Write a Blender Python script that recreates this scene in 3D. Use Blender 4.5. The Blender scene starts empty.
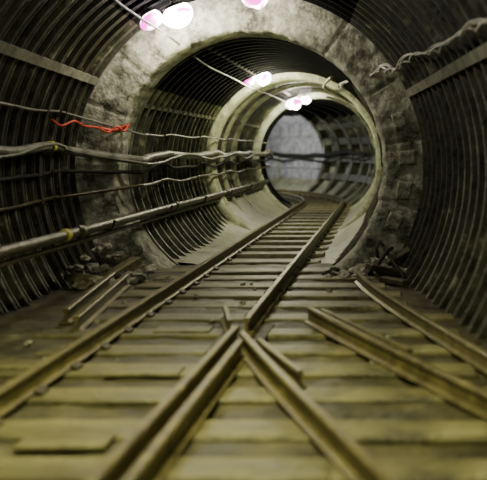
import bpy, math, random, bmesh
from mathutils import Vector, noise
random.seed(7)
D=bpy.data; C=bpy.context
COL=C.scene.collection

# ---------------------------------------------------------------- materials
def mat(name,c1,c2,scale=6,rough=.7,metal=0,bump=.3,c3=None,rough2=None,detail=8,spec=.5,bscale=None,stretch=None,p=(.35,.62,.74),blotch=None):
    m=D.materials.new(name); m.use_nodes=True
    n=m.node_tree.nodes; l=m.node_tree.links
    b=n['Principled BSDF']
    tc=n.new('ShaderNodeTexCoord')
    src=tc.outputs['Object']
    if stretch:
        mp=n.new('ShaderNodeMapping'); mp.inputs['Scale'].default_value=stretch
        l.new(src,mp.inputs['Vector']); src=mp.outputs['Vector']
    nz=n.new('ShaderNodeTexNoise'); nz.inputs['Scale'].default_value=scale; nz.inputs['Detail'].default_value=detail
    nz.inputs['Roughness'].default_value=.68
    l.new(src,nz.inputs['Vector'])
    cr=n.new('ShaderNodeValToRGB')
    e=cr.color_ramp.elements
    e[0].position=p[0]; e[0].color=(*c1,1); e[1].position=p[1]; e[1].color=(*c2,1)
    if c3:
        x=e.new(p[2]); x.color=(*c3,1)
    l.new(nz.outputs['Fac'],cr.inputs['Fac'])
    colout=cr.outputs['Color']
    if blotch:
        n2=n.new('ShaderNodeTexNoise'); n2.inputs['Scale'].default_value=blotch[1]; n2.inputs['Detail'].default_value=10; n2.inputs['Roughness'].default_value=.75
        l.new(tc.outputs['Object'],n2.inputs['Vector'])
        m2=n.new('ShaderNodeMapRange'); m2.inputs['From Min'].default_value=blotch[2]; m2.inputs['From Max'].default_value=blotch[3]
        l.new(n2.outputs['Fac'],m2.inputs['Value'])
        mx=n.new('ShaderNodeMix'); mx.data_type='RGBA'
        l.new(m2.outputs['Result'],mx.inputs['Factor']); l.new(colout,mx.inputs['A']); mx.inputs['B'].default_value=(*blotch[0],1)
        colout=mx.outputs['Result']
    l.new(colout,b.inputs['Base Color'])
    b.inputs['Metallic'].default_value=metal
    b.inputs['Specular IOR Level'].default_value=spec
    mr=n.new('ShaderNodeMapRange')
    mr.inputs['From Min'].default_value=.3; mr.inputs['From Max'].default_value=.7
    mr.inputs['To Min'].default_value=rough; mr.inputs['To Max'].default_value=rough if rough2 is None else rough2
    l.new(nz.outputs['Fac'],mr.inputs['Value']); l.new(mr.outputs['Result'],b.inputs['Roughness'])
    nb=n.new('ShaderNodeTexNoise'); nb.inputs['Scale'].default_value=bscale or scale*5; nb.inputs['Detail'].default_value=6
    l.new(tc.outputs['Object'],nb.inputs['Vector'])
    bp=n.new('ShaderNodeBump'); bp.inputs['Strength'].default_value=bump; bp.inputs['Distance'].default_value=.02
    l.new(nb.outputs['Fac'],bp.inputs['Height']); l.new(bp.outputs['Normal'],b.inputs['Normal'])
    return m
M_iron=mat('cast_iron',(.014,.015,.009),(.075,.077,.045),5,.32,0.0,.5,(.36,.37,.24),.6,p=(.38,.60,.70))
M_iron2=mat('cast_iron_lit',(.020,.022,.012),(.13,.133,.075),5,.30,0.0,.5,(.46,.47,.29),.6,p=(.38,.58,.70))  # paler copy of the cast iron, lamplight put into its colour
M_shade=mat('shaded_cast_iron',(.002,.002,.0015),(.007,.007,.005),6,.8,0.0,.3,(.02,.019,.013),.85,spec=.15)  # near-black copy of the cast iron, shade of the crown put into its colour
M_conc=mat('concrete',(.17,.178,.115),(.37,.38,.27),13,.7,0,.5,(.60,.61,.46),p=(.34,.52,.68),blotch=((.052,.050,.032),4.6,.49,.62),bscale=40)
M_concfar=mat('rough_grey_concrete',(.22,.225,.22),(.50,.51,.50),8,.75,0,.8,(.62,.63,.61))
M_floor=mat('dusty_floor',(.032,.028,.012),(.115,.104,.046),5,.45,0,.4,(.34,.32,.17),.75,blotch=((.022,.019,.009),2.2,.50,.64))
M_invert=mat('invert_concrete',(.22,.225,.135),(.38,.385,.25),5,.45,0,.3,(.50,.50,.36),.6,blotch=((.12,.12,.07),3,.5,.65))
M_wood=mat('sleeper_timber',(.075,.069,.029),(.22,.205,.092),4,.38,0,.4,(.50,.48,.28),.65,stretch=(.5,1.6,1),blotch=((.045,.040,.018),2.6,.52,.66))
M_rail=mat('rusty_rail',(.080,.068,.026),(.22,.19,.078),12,.32,.25,.25,(.54,.50,.27),.5)
M_chair=mat('rail_chair_iron',(.03,.025,.012),(.09,.078,.038),14,.6,.3,.4)
M_cab=mat('grey_cable',(.075,.077,.058),(.27,.275,.205),9,.42,0,.2)
M_cabd=mat('dark_cable',(.010,.010,.008),(.03,.029,.022),14,.75,0,.2,spec=.2)
M_pipe=mat('brown_pipe',(.028,.025,.012),(.10,.088,.043),10,.36,.2,.3)
M_red=mat('red_cable',(.45,.035,.012),(.66,.09,.035),10,.5,0,.1)
M_yel=mat('yellow_tape',(.5,.48,.03),(.7,.68,.08),10,.5,0,.1)
M_paint=mat('pale_painted_iron',(.22,.23,.145),(.54,.555,.39),9,.42,0,.3,blotch=((.09,.09,.055),5,.53,.66))
M_band=mat('worn_flange_strip',(.10,.10,.07),(.30,.305,.22),9,.45,0,.3)
M_steel=mat('galvanised_steel',(.40,.40,.35),(.76,.76,.66),16,.4,.1,.2)
M_rub=mat('rubble',(.12,.12,.08),(.46,.46,.34),9,.85,0,.6)
M_dark=mat('dark_scrap',(.012,.010,.007),(.05,.043,.026),12,.7,.1,.4)
def emis(name,c,c2,s,lo=.42,hi=.58):
    m=D.materials.new(name); m.use_nodes=True
    n=m.node_tree.nodes; l=m.node_tree.links
    b=n['Principled BSDF']; b.inputs['Base Color'].default_value=(.9,.9,.9,1)
    tc=n.new('ShaderNodeTexCoord'); nz=n.new('ShaderNodeTexNoise'); nz.inputs['Scale'].default_value=7; nz.inputs['Detail'].default_value=1
    l.new(tc.outputs['Object'],nz.inputs['Vector'])
    cr=n.new('ShaderNodeValToRGB'); e=cr.color_ramp.elements
    e[0].position=lo;e[0].color=(*c,1);e[1].position=hi;e[1].color=(*c2,1)
    l.new(nz.outputs['Fac'],cr.inputs['Fac']); l.new(cr.outputs['Color'],b.inputs['Emission Color'])
    b.inputs['Emission Strength'].default_value=s
    return m
M_glow=emis('lamp_glass_lit',(1,.92,.97),(.16,.012,.10),80,.56,.66)
M_glow2=emis('lamp_glass_pink',(1,.82,.93),(.14,.004,.09),36,.48,.58)

# ---------------------------------------------------------------- helpers
def tag(o,label=None,cat=None,group=None,kind=None):
    if label:o['label']=label
    if cat:o['category']=cat
    if group:o['group']=group
    if kind:o['kind']=kind
def mk(name,v,f,m,smooth=False,parent=None,label=None,cat=None,group=None,kind=None):
    me=D.meshes.new(name); me.from_pydata([tuple(p) for p in v],[],f); me.update()
    me.materials.append(m)
    if smooth:
        me.polygons.foreach_set('use_smooth',[True]*len(me.polygons))
    o=D.objects.new(name,me); COL.objects.link(o)
    tag(o,label,cat,group,kind)
    if parent: o.parent=parent
    return o
def boxg(v,f,x0,x1,y0,y1,z0,z1,b=0,fn=lambda p:p):
    i=len(v)
    if b:
        ring=[(x0,y0,z0),(x1,y0,z0),(x1,y1,z0),(x0,y1,z0),
              (x0,y0,z1-b),(x1,y0,z1-b),(x1,y1,z1-b),(x0,y1,z1-b),
              (x0+b,y0+b,z1),(x1-b,y0+b,z1),(x1-b,y1-b,z1),(x0+b,y1-b,z1)]
        v+= [fn(p) for p in ring]
        f.append((i+3,i+2,i+1,i))
        for k in range(2):
            for j in range(4):
                a=i+4*k+j; c=i+4*k+(j+1)%4
                f.append((a,c,c+4,a+4))
        f.append((i+8,i+9,i+10,i+11))
    else:
        v+= [fn(p) for p in [(x0,y0,z0),(x1,y0,z0),(x1,y1,z0),(x0,y1,z0),(x0,y0,z1),(x1,y0,z1),(x1,y1,z1),(x0,y1,z1)]]
        f+= [(i+3,i+2,i+1,i),(i+4,i+5,i+6,i+7),(i,i+1,i+5,i+4),(i+1,i+2,i+6,i+5),(i+2,i+3,i+7,i+6),(i+3,i,i+4,i+7)]
def sweepg(v,f,pts,r,n=8):
    pts=[Vector(p) for p in pts]; up=Vector((0,0,1)); base=len(v); N=len(pts)
    prev=None
    for k,p in enumerate(pts):
        t=(pts[min(k+1,N-1)]-pts[max(k-1,0)]); t.normalize()
        if prev is None:
            a=t.cross(up)
            if a.length<.05:a=t.cross(Vector((1,0,0)))
        else: a=prev-t*prev.dot(t)
        a.normalize(); prev=a.copy(); b=t.cross(a)
        for j in range(n):
            q=2*math.pi*j/n
            v.append(p+a*math.cos(q)*r+b*math.sin(q)*r)
    for k in range(N-1):
        for j in range(n):
            a0=base+k*n+j; a1=base+k*n+(j+1)%n
            f.append((a0,a1,a1+n,a0+n))
    f.append(tuple(base+j for j in range(n))[::-1]); f.append(tuple(base+(N-1)*n+j for j in range(n)))
def smoothpts(P,sub=8):
    P=[Vector(p) for p in P]; out=[]
    for i in range(len(P)-1):
        p0=P[max(i-1,0)];p1=P[i];p2=P[i+1];p3=P[min(i+2,len(P)-1)]
        for k in range(sub):
            t=k/sub
            out.append(.5*((2*p1)+(p2-p0)*t+(2*p0-5*p1+4*p2-p3)*t*t+(3*p1-p0-3*p2+p3)*t**3))
    out.append(P[-1]); return out

# ---------------------------------------------------------------- tunnel path
CZ=.78; S0=13.5; RC=6.5; SE=S0+3.5
def frame(s):
    if s<=S0: return -.98,s,0.
    a=(s-S0)/RC
    return -.98-RC*(1-math.cos(a)),S0+RC*math.sin(a),a
def at(s,lat,z):
    x,y,a=frame(s)
    return Vector((x+lat*math.cos(a),y+lat*math.sin(a),z))
RW=1.30
def wide(s):
    g=.075*max(0,6.5-max(s,1.0))
    return RW+g,g
def pt_small(s,r,th): return at(s,r*math.cos(th),CZ+r*math.sin(th))
def pt_wide(s,r,th):
    R,g=wide(s)
    return at(s,g+(r+g)*math.cos(th),CZ+(r+g)*math.sin(th))
rad=math.radians
def lining(name,m,s0,s1,R,th0,th1,pt,sp=.25,fl=.055,label='',longs=(),bolts=True,mid=.5,lw=1):
    v=[];f=[]
    prof=[]; s=s0
    while s<s1-1e-4:
        e=min(s+sp,s1); w=.012*lw
        prof+=[(s,R),(s+.002,R-fl),(s+w,R-fl),(s+w+.003,R-fl+.014),(s+w+.006,R-fl),(s+2*w+.006,R-fl),(s+2*w+.010,R-.004)]
        md=(s+2*w+e)/2
        prof+=[(md-.014,R),(md-.007,R-fl*mid),(md+.007,R-fl*mid),(md+.014,R)]
        s=e
    prof.append((s1,R))
    n=max(8,int((th1-th0)/math.radians(2.5)))
    P=len(prof)
    for j in range(n+1):
        th=th0+(th1-th0)*j/n
        for (s,r) in prof: v.append(pt(s,r,th))
    for j in range(n):
        for k in range(P-1):
            a=j*P+k
            f.append((a,a+1,a+P+1,a+P))
    for th in longs:
        if not th0<th<th1: continue
        s=s0
        while s<s1-1e-4:
            e=min(s+sp,s1)
            i=len(v); d=.015*lw/R
            for ss in (s,e):
                for (r,t) in ((R+.01,th-d),(R-fl*.9,th-d),(R-fl*.9,th+d),(R+.01,th+d)):
                    v.append(pt(ss,r,t))
            f+= [(i,i+1,i+5,i+4),(i+1,i+2,i+6,i+5),(i+2,i+3,i+7,i+6)]
            s=e
    if bolts:
        s=s0
        while s<s1-1e-4:
            th=th0+math.radians(4)
            while th<th1:
                c=pt(s-.010,R-fl*.5,th); c2=pt(s+.004,R-fl*.5,th)
                rr=(pt(s,R,th)-pt(s,R-.02,th)).normalized()
                tt=(c2-c).normalized(); bb=rr.cross(tt)
                i=len(v)
                for c_ in (c,c2):
                    for q in range(6):
                        a=q*math.pi/3
                        v.append(c_+(rr*math.cos(a)+bb*math.sin(a))*.011)
                f.append(tuple(range(i,i+6)))
                for q in range(6): f.append((i+q,i+(q+1)%6,i+6+(q+1)%6,i+6+q))
                th+=math.radians(9)
            s=min(s+sp,s1)
    return mk(name,v,f,m,label=label,kind='structure')
LN='ribbed cast-iron tunnel lining of the wider junction tunnel'
LS='ribbed dark cast-iron lining of the narrow running tunnel'
for nm,a,b,m in (('wall_right',-50,55,M_iron),('ceiling',55,128,M_shade),('wall_left',128,230,M_iron)):
    lining(nm,m,-3.0,6.5,RW,rad(a),rad(b),pt_wide,.158,.045,LN,(),mid=.7)
L2=[rad(a) for a in (-22,112,152)]
for nm,a,b,m in (('wall_right.001',-60,40,M_iron2),('ceiling.001',40,143,M_shade),('wall_left.001',143,240,M_iron2)):
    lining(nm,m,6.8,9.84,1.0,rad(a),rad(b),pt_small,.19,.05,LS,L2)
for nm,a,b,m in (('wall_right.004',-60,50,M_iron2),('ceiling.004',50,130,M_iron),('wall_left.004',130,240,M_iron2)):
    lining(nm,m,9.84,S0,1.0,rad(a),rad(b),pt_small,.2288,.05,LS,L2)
LB='chunky stepped iron lining segments around the tunnel bend'
for nm,a,b in (('wall_right.002',-60,50),('ceiling.002',50,130),('wall_left.002',130,240)):
    lining(nm,M_iron2 if nm[5]=='r' else M_shade,S0,SE,1.0,rad(a),rad(b),pt_small,.583,.13,LB,[rad(-25),rad(-3),rad(18),rad(38)],mid=.12,lw=4.5)
def smoothlin(name,a,b):
    v=[];f=[];n=60;ks=180
    for j in range(n+1):
        td=a+(b-a)*j/n; th=rad(td)
        for k in range(ks+1):
            s=SE+k*(7/ks)
            p=pt_small(s,.94,th)
            r=noise.noise(p*4)*.025+noise.noise(p*12)*.015
            rr=.92+r
            if abs(td)<45: rr=min(1.12,.86/math.cos(th))+r
            if k%24==12: rr+=.03
            if abs(td-22)<1 or abs(td+16)<1: rr+=.03
            v.append(pt_small(s,rr,th))
    for j in range(n):
        for k in range(ks):
            q=j*(ks+1)+k; f.append((q,q+1,q+ks+2,q+ks+1))
    return mk(name,v,f,M_concfar if name[5]=='r' else M_shade if name[0]=='c' else M_concfar,False,label='rough grey panelled concrete tunnel wall on the bend',kind='structure')
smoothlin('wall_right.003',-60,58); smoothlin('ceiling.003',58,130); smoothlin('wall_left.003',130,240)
v=[];f=[]
sj=S0+5.0
boxg(v,f,-.03,.03,-.015,.015,.05,.80,.003)
o=mk('trim_3',v,f,M_paint,label='thin pale joint strip on the rough tunnel wall',kind='structure')
o.location=at(sj,.835,0); o.rotation_euler=(0,0,frame(sj)[2]+math.pi/2)

def annulus(name,s0,s1,ri,ro,m,label,rough=.0,n=160,a0=-60,a1=240,rings=8,joints=()):
    v=[];f=[]
    prof=[(s1,ri)]+[(s0+.02,ri)]+[(s0,ri+.02+(ro-ri-.02)*k/rings) for k in range(rings+1)]+[(s1,ro)]
    P=len(prof)
    for j in range(n+1):
        ad=a0+(a1-a0)*j/n; th=rad(ad)
        jt=any(abs(ad-q)<(a1-a0)/n*.6 for q in joints)
        for k,(s,r) in enumerate(prof):
            p=at(s,r*math.cos(th),CZ+r*math.sin(th))
            if rough and 0<k<P-1:
                q=noise.noise(p*3.0)*rough+noise.noise(p*13.0)*rough*.5+noise.noise(p*30.0)*rough*.3
                if jt: q+=.014
                p=p+Vector((0,q,0))
                if k<3: p=p+Vector((math.cos(th),0,math.sin(th)))*(noise.noise(p*6)*rough*1.3+noise.noise(p*17)*rough*.9)
            v.append(p)
    for j in range(n):
        for k in range(P-1):
            a=j*P+k; f.append((a,a+P,a+P+1,a+1))
    return mk(name,v,f,m,True if rough else False,label=label,kind='structure')
annulus('wall_bulkhead',6.5,6.86,.965,1.42,M_conc,'stained grey-green concrete collar where the tunnel narrows',.018,rings=28,n=360,joints=(-32,-14,9,31,56,84,112,139,158,181,205))
annulus('trim_1',9.72,9.96,.885,1.0,M_paint,'pale painted flange ring in the narrow tunnel',0.008,rings=2)
annulus('trim_4',10.6,10.68,.92,1.0,M_paint,'pale painted flange ring in the narrow tunnel',0,rings=2)
annulus('trim_5',11.4,11.48,.92,1.0,M_paint,'pale painted flange ring in the narrow tunnel',0,rings=2)
annulus('trim_2',13.25,13.4,.88,1.0,M_paint,'pale painted flange ring before the bend',0.006,rings=2)
for (ad,r,w_,h_) in ((-9,1.13,.10,.13),(3,1.14,.12,.10),(-21,1.12,.10,.12),(17,1.13,.09,.11)):
    v=[];f=[]
    boxg(v,f,-w_/2,w_/2,-h_/2,h_/2,0,.018,.005)
    for a in (-1,1):
        for b in (-1,1):
            i=len(v)
            for z in (.016,.030):
                for q in range(6): v.append((a*w_*.33+.009*math.cos(q*math.pi/3),b*h_*.33+.009*math.sin(q*math.pi/3),z))
            f.append(tuple(range(i+6,i+12)))
            for q in range(6): f.append((i+q,i+(q+1)%6,i+6+(q+1)%6,i+6+q))
    o=mk('collar_plate',v,f,M_conc,label='small bolted grey plate fixed to the concrete collar',cat='plate',group='bolted plates on the collar')
    o.location=(-.98+r*math.cos(rad(ad)),6.505,CZ+r*math.sin(rad(ad))); o.rotation_euler=(math.pi/2,-rad(ad),0)

# lengthwise flange strips on the near wall
for nm,td,s_a in (('trim_7',24.5,2.2),('trim_8',151,2.2)):
    v=[];f=[]; K=20; th=rad(td)
    for k in range(K+1):
        s=s_a+(6.46-s_a)*k/K
        Rr,g=wide(s)
        for r,dt in ((Rr-.02,-.022),(Rr-.062,-.022),(Rr-.062,.022),(Rr-.02,.022)):
            v.append(at(s,g+r*math.cos(th+dt),CZ+r*math.sin(th+dt)))
    for k in range(K):
        for q in range(3):
            a=k*4+q; f.append((a,a+1,a+5,a+4))
    f+=[(0,3,2,1),(K*4,K*4+1,K*4+2,K*4+3)]
    mk(nm,v,f,M_band,label='worn pale lengthwise flange strip on the ribbed lining',kind='structure')

# floors
v=[];f=[]
NX,NY=110,240
FZ=.027
for j in range(NY+1):
    y=-3+9.85*j/NY
    for i in range(NX+1):
        x=-2.5+3.6*i/NX
        v.append((x,y,FZ+noise.noise(Vector((x*2.5,y*2.5,0)))*.016+noise.noise(Vector((x*9,y*9,3)))*.010))
for j in range(NY):
    for i in range(NX):
        a=j*(NX+1)+i; f.append((a,a+1,a+NX+2,a+NX+1))
mk('floor',v,f,M_floor,True,label='dusty olive-brown concrete tunnel floor',kind='structure')
v=[];f=[]
K=90
h0=[(.0,.008),(.42,.012),(.49,.03),(.56,.07),(.64,.125),(.72,.185),(.80,.26),(.87,.345),(.94,.47),(.975,.60)]
for k in range(K+1):
    s=6.84+(S0+11-6.84)*k/K
    t=min(1,max(0,(s-8.2)/2.4))
    hl=[(l,z-(1-t)*max(0,(l-.5))*.55) for l,z in h0[1:-1]]
    tr=min(1,max(0,(s-6.84)/1.2))
    hr=[(l,z-(1-tr)*max(0,(l-.45))*.45) for l,z in h0]
    pr=[(-l,z) for l,z in hl[::-1]]+hr
    for l,z in pr:
        p=at(s,l+.01,z); p.z+=noise.noise(p*5)*.008
        v.append(p)
P=len(pr)
for k in range(K):
    for q in range(P-1):
        a=k*P+q; f.append((a,a+1,a+P+1,a+P))
mk('floor.001',v,f,M_invert,True,label='smooth pale dished concrete ledge beside the track',kind='structure')
v=[];f=[]
boxg(v,f,-2.7,1.3,-3.2,-3.0,-.2,2.6)
mk('wall_back',v,f,M_shade,label='near-black end wall of the junction chamber',kind='structure')

# ---------------------------------------------------------------- rails
RT=.124; RB=.047
def rail(pts,label,group=None,name='railway_rail',k_=1.0):
    H=(RT-RB)*(1 if k_==1 else .9)
    prof=[(-.030,0),(.030,0),(.030,.008),(.009,.015),(.006,H-.022),(.014,H-.018),(.016,H-.005),(.011,H),(-.011,H),(-.016,H-.005),(-.014,H-.018),(-.006,H-.022),(-.009,.015),(-.030,.008)]
    v=[];f=[];N=len(pts);P=len(prof)
    for k,p in enumerate(pts):
        p=Vector(p); t=Vector(pts[min(k+1,N-1)])-Vector(pts[max(k-1,0)]); t.z=0; t.normalize()
        r=Vector((t.y,-t.x,0))
        for a,b in prof: v.append(p+r*a*k_+Vector((0,0,b)))
    for k in range(N-1):
        for j in range(P):
            a=k*P+j;c=k*P+(j+1)%P
            f.append((a,c,c+P,a+P))
    f.append(tuple(range(P))[::-1]); f.append(tuple((N-1)*P+j for j in range(P)))
    return mk(name,v,f,M_rail,label=label,cat='rail',group=group)
TC=.04
def along(off,s0,s1,n): return [at(s0+(s1-s0)*k/n,off,RB) for k in range(n+1)]
def line(a,b,n=8):
    a=Vector(a);b=Vector(b); return [a+(b-a)*k/n for k in range(n+1)]
rail(along(TC-.305,-1.5,23,110),'long rusty running rail on timber sleepers, curving away')
rail(along(TC+.305,4.12,23,100),'rusty running rail beyond the crossing, curving away')
rail(line((-.745,-1.5,RB),(-.655,3.95,RB)),'rusty running rail leading up to the crossing')
rail(line((-.632,-1.5,RB),(-.590,3.66,RB)),'rusty check rail running close beside the running rail')
rail(smoothpts([(-.605,3.82,RB),(-.38,3.17,RB),(.02,2.08,RB),(.36,1.1,RB),(.68,0,RB)],5),'rusty diverging rail leaving the crossing at an angle')
rail(line((-.71,4.12,RB),(-.80,4.50,RB),3),'short rusty rail end beyond the crossing',k_=.8)
rail(smoothpts([(-.37,4.42,RB),(-.10,3.80,RB),(.31,2.90,RB),(.66,2.15,RB),(.9,1.6,RB)],6),'rusty outer rail of the diverging track')
rail(smoothpts([(-.31,4.42,RB),(-.04,3.82,RB),(.10,3.52,RB)],5),'short rusty check rail close beside the diverging rail',k_=.8)
rail(smoothpts([(-.52,3.72,RB),(-.40,3.42,RB),(-.30,3.18,RB)],5),'short rusty guard rail beside the crossing',k_=.8)
rail(smoothpts([(-.17,5.75,RB),(-.09,5.3,RB),(.08,4.6,RB),(.38,3.5,RB),(.58,2.8,RB)],6),'rusty guard rail beside the curved tunnel wall',k_=.9)
rail(line((-1.46,4.25,.034),(-1.64,5.7,.034),4),'discarded length of old rusty rail on the floor',name='old_rail')
rail(line((-1.58,4.45,.034),(-1.75,5.8,.034),4),'discarded length of old rusty rail on the floor',name='old_rail')
v=[];f=[]
boxg(v,f,-.76,-.54,3.78,4.40,.038,.0465,.002)
mk('crossing_plate',v,f,M_chair,label='flat rusty iron plate under the rail crossing',cat='rail crossing')

# ---------------------------------------------------------------- sleepers
def sleeper(cx,cy,ang,ln,w,chairs,label,group,top=.044):
    v=[];f=[]
    boxg(v,f,-ln/2,ln/2,-w/2,w/2,-.03,top,.006)
    o=mk('timber_sleeper',v,f,M_wood,label=label,cat='sleeper',group=group)
    o.location=(cx,cy,random.uniform(-.006,.001)); o.rotation_euler=(0,0,ang+random.uniform(-.015,.015))
    for c in chairs:
        pr=[(-.06,.043),(.06,.043),(.06,.055),(.03,.066),(.034,.047),(-.034,.047),(-.03,.066),(-.06,.055)]
        cv=[(c+a,yy,b) for yy in (-.035,.035) for a,b in pr]
        cf=[(q,(q+1)%8,8+(q+1)%8,8+q) for q in range(8)]+[tuple(range(8))[::-1],tuple(range(8,16))]
        mk('rail_chair',cv,cf,M_chair,parent=o)
    return o
y=.2
while y<6.45:
    x0=-1.62+random.uniform(-.15,.15)
    x1=.05+random.uniform(-.05,.1) if y>4.8 else .62 if y<3.2 else .35
    cx=(x0+x1)/2
    sleeper(cx,y,0,x1-x0,random.uniform(.15,.20),[-1.245-cx,-.655-cx],'wide dusty brown timber sleeper under the junction rails','junction sleepers')
    y+=random.uniform(.34,.42)
s=6.95
while s<20.5:
    x,yy,a=frame(s)
    p=at(s,TC,0)
    sleeper(p.x,p.y,a,.88,.17,[-.305,.305],'short dusty timber sleeper carrying the single track','running track sleepers')
    s+=.50
for (x,y,w,d,r) in ((-1.72,2.35,.32,.16,.05),(-1.72,2.95,.30,.20,-.03),(-.93,2.62,.26,.13,0.02),(-.92,3.45,.28,.12,-.02),(-.25,2.36,.20,.13,.1),(-.95,4.25,.26,.12,0),(-1.45,3.55,.26,.14,0)):
    v=[];f=[]
    boxg(v,f,-w/2,w/2,-d/2,d/2,0,.012,.003)
    o=mk('loose_board',v,f,M_wood,label='flat dusty timber board lying between the rails',cat='board',group='boards between the rails')
    o.location=(x,y+.0,.040); o.rotation_euler=(0,0,r)

# ---------------------------------------------------------------- cables on the left side
def wallpath(thd,inset,s0,s1,wob=.02,step=.18,seed=0,sag=.0):
    P=[]; s=s0
    while s<=s1:
        th=rad(thd)
        if s<6.3:
            R,g=wide(s); p=at(s,g+(R-.06-inset)*math.cos(th),CZ+(R-.06-inset)*math.sin(th))
        elif s<6.45:
            s+=step; continue
        else:
            q=.0 if s<13 else .06
            p=at(s,(.855-inset-q)*math.cos(th),CZ+(.855-inset-q)*math.sin(th))
        p=p+Vector((0,0,noise.noise(Vector((s*1.3,seed,0)))*wob*2-abs(math.sin(s*math.pi/1.5))*sag))
        P.append(p); s+=step
    return P
def cable(name,P,r,m,label,cat='cable',n=8,sub=3):
    v=[];f=[]; sweepg(v,f,smoothpts(P,sub),r,n)
    return mk(name,v,f,m,True,label=label,cat=cat)
def wrap(parent,p0,p1,r,m,name='tape_wrap',label='yellow tape wrap'):
    v=[];f=[]; sweepg(v,f,[p0,(Vector(p0)+Vector(p1))/2,p1],r,10)
    return mk(name,v,f,m,True,parent=parent,label=label)
P1=wallpath(163,.0,3,15,.012,seed=1,sag=.02)
cable('thin_cable',P1,.008,M_cab,'thin pale cable clipped along the ribbed wall')
P2=wallpath(174,.02,3,16,.030,seed=2,sag=.03)
c2=cable('thick_cable',P2,.031,M_cab,'thick dirty grey cable sagging along the wall')
P2b=[p+Vector((.03,0,.035*math.sin(k*.5)-.02)) for k,p in enumerate(P2)]
cable('thin_cable',P2b,.010,M_cab,'thin grey cable tangled round the thicker cable')
P3=wallpath(189,.0,3,16,.012,seed=3,sag=.02)
cable('thin_cable',P3,.012,M_pipe,'thin brown cable low on the ribbed wall')
P5=wallpath(181,.0,3,15,.02,seed=5,sag=.03)
cable('dark_cable',P5,.013,M_cabd,'dark cable sagging beneath the thick grey cable')
pipe=[at(s,-.80,.42) for s in [2.5+.4*k for k in range(29)]]
pp=cable('steel_pipe',pipe,.030,M_pipe,'straight brown steel pipe low beside the track','pipe',12,2)
pipe2=[at(s,-.81,.36) for s in [2.5+.4*k for k in range(29)]]
cable('steel_pipe',pipe2,.014,M_pipe,'thin brown conduit beneath the larger pipe','pipe',10,2)
for s in (5.2,7.6,10,12.4):
    wrap(pp,at(s,-.80,.42),at(s+.08,-.80,.42),.038,M_pipe,'pipe_coupling','brown pipe coupling')
i=min(range(len(P2)),key=lambda k:abs(P2[k].y-5.95))
wrap(c2,P2[i],P2[i]+(P2[i+1]-P2[i])*.3,.036,M_yel)
wrap(pp,at(4.98,-.80,.42),at(5.03,-.80,.42),.035,M_yel)
Pq=[at(s,.76,.82+.04*math.sin(s*1.7)+.03*noise.noise(Vector((s*2,0,0)))) for s in [14.6+.22*k for k in range(32)]]
cable('dark_cable',Pq,.036,M_cabd,'dark cable running along the outer wall of the bend')
cable('dark_cable',[p+Vector((0,0,-.09+.03*math.sin(k))) for k,p in enumerate(Pq)],.016,M_cabd,'thin dark cable along the outer wall of the bend')
R=[(-2.13,5.75,1.09),(-2.12,5.9,1.055),(-2.09,6.05,1.09),(-2.06,6.17,1.06),(-2.00,6.27,1.05),(-1.95,6.34,1.02),(-1.90,6.38,1.06),(-1.86,6.42,1.03),(-1.84,6.46,1.08)]
cable('red_cable',R,.008,M_red,'loose bright red cable across the concrete collar',sub=6)
cable('red_cable',[(-2.01,6.36,1.05),(-1.95,6.40,1.035),(-1.90,6.43,1.045),(-1.85,6.44,1.07)],.012,M_red,'frayed end of red cable on the collar',sub=6)
cable('overhead_cable',[(-1.60,4.6,1.86),(-1.61,5.5,1.78),(-1.50,6.35,1.68),(-1.45,7.2,1.585),(-1.42,8.3,1.565),(-1.40,9.5,1.545),(-1.38,11.,1.56),(-1.36,12.9,1.55)],.009,M_cab,'sagging grey overhead cable along the tunnel crown')
base=smoothpts([(.52,3.1,1.36),(.43,3.8,1.45),(.33,4.6,1.445),(.21,5.4,1.47),(.067,6.1,1.456),(-.07,6.42,1.445),(-.27,7.0,1.42),(-.40,7.8,1.46)],16)
v=[];f=[]
for ph,ww in ((0,1),(math.pi,1),(1.7,1.7)):
    Pt=[]
    for k,p in enumerate(base):
        a=k*(.55 if ww==1 else .33)+ph; w=(.010+.008*math.sin(k*.37))*ww*(1+.8*math.exp(-((k-66)/12)**2))
        Pt.append(p+Vector((math.cos(a)*w,0,math.sin(a)*w+.014*math.sin(k*.27))))
    sweepg(v,f,Pt,.0065 if ww==1 else .0045,6)
mk('twisted_wire',v,f,M_steel,True,label='loose twisted pale wires strung across the tunnel crown',cat='wire')
cable('overhead_cable',[(-.50,8.6,1.60),(-.60,9.0,1.56),(-.62,9.6,1.545),(-.42,10.2,1.46),(-.30,10.8,1.38),(-.22,11.5,1.28)],.016,M_paint,'pale drooping cable beneath the tunnel crown')
# curved conduit hoops beside the further lamps
for s,a0,a1,r_ in ((11.0,12,84,.86),(12.2,8,78,.86)):
    Pp=[at(s+.10*math.sin(k*.6),r_*math.cos(rad(a0+(a1-a0)*k/14)),CZ+r_*math.sin(rad(a0+(a1-a0)*k/14))) for k in range(15)]
    cable('conduit_hoop',Pp,.017,M_paint,'curved pale conduit hoop following the tunnel lining','pipe',8,2)

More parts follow.
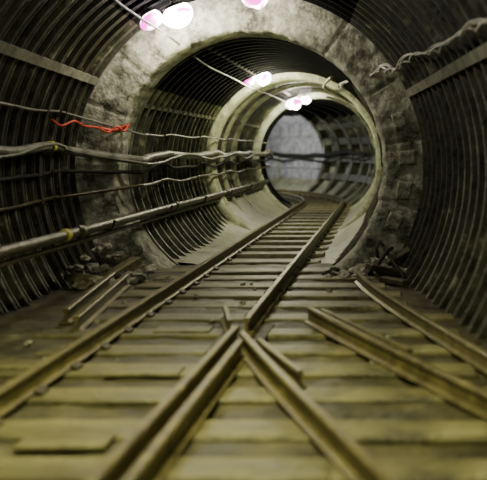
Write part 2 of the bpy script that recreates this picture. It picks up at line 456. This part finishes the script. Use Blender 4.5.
for s,R_ in ((5.75,1.24),(7.3,.93),(8.7,.93),(10.2,.93),(11.7,.93)):
    v=[];f=[]
    n=18
    rr=R_-.012
    g=wide(s)[1] if s<6.5 else 0
    for k in range(n+1):
        th=rad(158+52*k/n)
        for ds,dr in ((0,0),(.03,0),(.03,.012),(0,.012)):
            rad_=rr+g+dr
            v.append(at(s+ds,g+rad_*math.cos(th),CZ+rad_*math.sin(th)))
    for k in range(n):
        for q in range(4):
            a=k*4+q;b=k*4+(q+1)%4
            f.append((a,b,b+4,a+4))
    f+= [(0,3,2,1),(n*4,n*4+1,n*4+2,n*4+3)]
    for thd in (163,174,181,189):
        th=rad(thd)
        c=at(s+.017,g+(rr+g-.03)*math.cos(th),CZ+(rr+g-.03)*math.sin(th)-.01)
        sweepg(v,f,[c+Vector((-.03,0,-.02)),c+Vector((.0,0,-.035)),c+Vector((.04,0,-.02)),c+Vector((.05,0,.02))],.006,6)
    x1=at(s+.015,-.77,.385)
    xw=at(s+.015,-(rr+g*.2)*.9,.385)
    sweepg(v,f,[xw+Vector((-.02,0,-.05)),xw,x1,x1+Vector((.02,0,.06))],.009,6)
    mk('cable_bracket',v,f,M_dark,label='curved iron strap with hooks holding the wall cables',cat='cable bracket',group='cable brackets on the wall')

# ---------------------------------------------------------------- lamps
def lamp(x,y,z,r,cx,cz,Rw,mat_,power,label,lc=(1,.93,.72),el=1.0):
    e=D.objects.new('tunnel_lamp',None); COL.objects.link(e); e.location=(x,y,z)
    tag(e,label,'lamp','lamps along the tunnel crown')
    d=Vector((x-cx,0,z-cz)); dist=d.length; d.normalize()
    sd=Vector((0,1,0)); t=d.cross(sd)
    v=[];f=[];n=24;m_=14
    off=Vector((x*31,y*7,0))
    for i in range(m_+1):
        a=math.pi*i/m_*.80
        for j in range(n):
            b=2*math.pi*j/n
            q=-d*(math.cos(a)*r)+(sd*math.cos(b)*1.25+t*math.sin(b)*el)*math.sin(a)*r
            v.append(q*(1+.25*noise.noise(q*(1.0/r)+off)))
    for i in range(m_):
        for j in range(n):
            f.append((i*n+j,i*n+(j+1)%n,(i+1)*n+(j+1)%n,(i+1)*n+j))
    mk('lamp_glass',v,f,mat_,True,parent=e,label='glowing pinkish-white glass')
    v=[];f=[]
    for i,(rr,h) in enumerate(((r*.70,.0),(r*.72,.012),(r*.5,.025),(.0001,.027))):
        for j in range(n):
            b=2*math.pi*j/n
            v.append(d*(h+r*.78)+(sd*math.cos(b)*1.25+t*math.sin(b)*el)*rr)
    for i in range(3):
        for j in range(n):
            f.append((i*n+j,i*n+(j+1)%n,(i+1)*n+(j+1)%n,(i+1)*n+j))
    f.append(tuple(range(n)))
    mk('lamp_housing',v,f,M_dark,True,parent=e)
    v=[];f=[]
    sweepg(v,f,[d*(.02+r*.78),d*max(Rw-dist,.03+r*.8)],.010,8)
    mk('lamp_bracket',v,f,M_dark,True,parent=e)
    ld=D.lights.new('lamp_light','POINT'); ld.energy=power; ld.color=lc; ld.shadow_soft_size=.05
    lo=D.objects.new('lamp_light',ld); COL.objects.link(lo); lo.parent=e
    lo.location=-d*(r*1.1+.07)
    return e
W=(.98,1,.56)
lamp(-1.61,6.22,1.79,.060,-.97,CZ,1.28,M_glow2,3,'glowing pinkish round lamp near the concrete collar',W,1.3)
lamp(-1.43,6.22,1.82,.078,-.97,CZ,1.28,M_glow,8,'large glowing round lamp near the concrete collar',W,1.4)
lamp(-.90,6.22,1.93,.055,-.97,CZ,1.28,M_glow2,4,'glowing pinkish lamp at the crown of the tunnel',W,1.7)
lamp(-1.27,9.40,1.645,.068,-.98,CZ,.99,M_glow,38,'glowing white lamp under the narrow tunnel crown',W,1.2)
lamp(-1.41,9.38,1.62,.045,-.98,CZ,.99,M_glow2,3,'small pinkish lamp under the narrow tunnel crown',W,1.2)
lamp(-1.30,12.9,1.56,.085,-.98,CZ,.97,M_glow2,30,'distant glowing pinkish lamp before the bend',(.98,1,.68),1.3)
lamp(-1.15,13.0,1.62,.055,-.98,CZ,.97,M_glow,6,'small distant glowing lamp before the bend',(.98,1,.68),1.2)
q=at(17.6,-.66,1.22); c_=at(17.6,0,CZ)
lamp(q.x,q.y,q.z,.05,c_.x,CZ,.99,M_glow,42,'glowing lamp round the bend of the tunnel',(.96,.98,1))
for (x,y,p) in ((-.75,2.9,28),(-.45,.5,30)):
    lamp(x,y,2.1,.07,-.75,CZ,1.50,M_glow,p*.30,'glowing round lamp over the track junction',(.98,1,.58))
    a=D.lights.new('area_lamp','AREA'); a.energy=p; a.size=.25; a.color=(1,.96,.44); a.spread=math.radians(130)
    ao=D.objects.new('area_lamp',a); COL.objects.link(ao); ao.location=(x,y,1.95)

# ---------------------------------------------------------------- rubble & scrap
def rock(x,y,z,r,m,label,group):
    bm=bmesh.new(); bmesh.ops.create_icosphere(bm,subdivisions=2,radius=r)
    o_=Vector((random.random()*50,random.random()*50,0))
    for q in bm.verts:
        n_=noise.noise(q.co*(1.6/r)+o_)
        q.co*= (1+.6*n_); q.co.z*=.7
    me=D.meshes.new('rubble_stone'); bm.to_mesh(me); bm.free(); me.materials.append(m)
    o=D.objects.new('rubble_stone',me); COL.objects.link(o); o.location=(x,y,z); o.rotation_euler=(0,0,random.random()*6)
    tag(o,label,'stone',group)
for k in range(70):
    r=random.uniform(.015,.05)
    x=random.uniform(-.40,.17); y=random.uniform(6.05,6.44)
    hp=max(0,.20*(1-abs(x-.03)/.22))*(y-5.95)/.5
    rock(x,y,FZ+r*.4+hp*random.random(),r,random.choice((M_rub,M_conc,M_dark)),'jagged lump of broken concrete at the collar foot','rubble at the collar foot')
for k in range(60):
    r=random.uniform(.018,.055)
    x=random.uniform(-2.02,-1.62); y=random.uniform(5.6,6.42)
    rock(x,y,FZ+r*.45+max(0,(-1.76-x))*random.random()*.9,r,random.choice((M_rub,M_rub,M_dark)),'jagged lump of broken concrete beside the wall','rubble beside the wall')
for k in range(30):
    r=random.uniform(.008,.018)
    rock(random.choice((random.uniform(-1.6,-1.3),random.uniform(-1.1,-.75),random.uniform(-.4,.1))),random.uniform(3.0,6.2),.040+r*.3,r,M_rub,'small chip of stone on the track bed','chips on the track bed')
for P_ in ([(-.10,6.1,.05),(.02,6.25,.20),(.05,6.3,.21)],[(.13,5.95,.05),(.02,6.25,.17),(-.02,6.36,.23)],[(-.04,6.36,.04),(-.06,6.33,.20),(-.03,6.33,.26)]):
    cable('scrap_bar',[Vector(p) for p in P_],.013,M_dark,'bent dark scrap iron bar on the rubble','scrap metal',6,1)
for (x,y,z,l,w,h,rx,ry,rz) in ((.02,6.08,.08,.30,.08,.04,.1,.25,.5),(.06,5.78,.055,.24,.06,.035,0,.0,-.9),(.08,6.28,.15,.22,.07,.03,.4,-.5,.2),(-1.78,6.05,.09,.34,.08,.05,0,-.3,1.1),(-1.88,5.7,.08,.28,.07,.05,0,.2,.5)):
    v=[];f=[]; boxg(v,f,-l/2,l/2,-w/2,w/2,-h/2,h/2,.006)
    o=mk('timber_offcut',v,f,M_chair if x>0 else M_wood,label='broken dark timber offcut lying among the rubble',cat='timber')
    o.location=(x,y,z); o.rotation_euler=(rx,ry,rz)

# ---------------------------------------------------------------- world & camera
w=D.worlds.new('World'); C.scene.world=w; w.use_nodes=True
w.node_tree.nodes['Background'].inputs[0].default_value=(.02,.02,.018,1); w.node_tree.nodes['Background'].inputs[1].default_value=.3
cd=D.cameras.new('camera'); co=D.objects.new('camera',cd); COL.objects.link(co)
co.location=(0,0,.895); co.rotation_euler=(math.pi/2,0,0)
cd.sensor_width=36; cd.sensor_fit='HORIZONTAL'; cd.lens=36*900/487
cd.shift_x=-141.5/487; cd.shift_y=-90/487
cd.clip_start=.05; cd.clip_end=200
cd.dof.use_dof=True; cd.dof.focus_distance=7.0; cd.dof.aperture_fstop=2.0
C.scene.camera=co
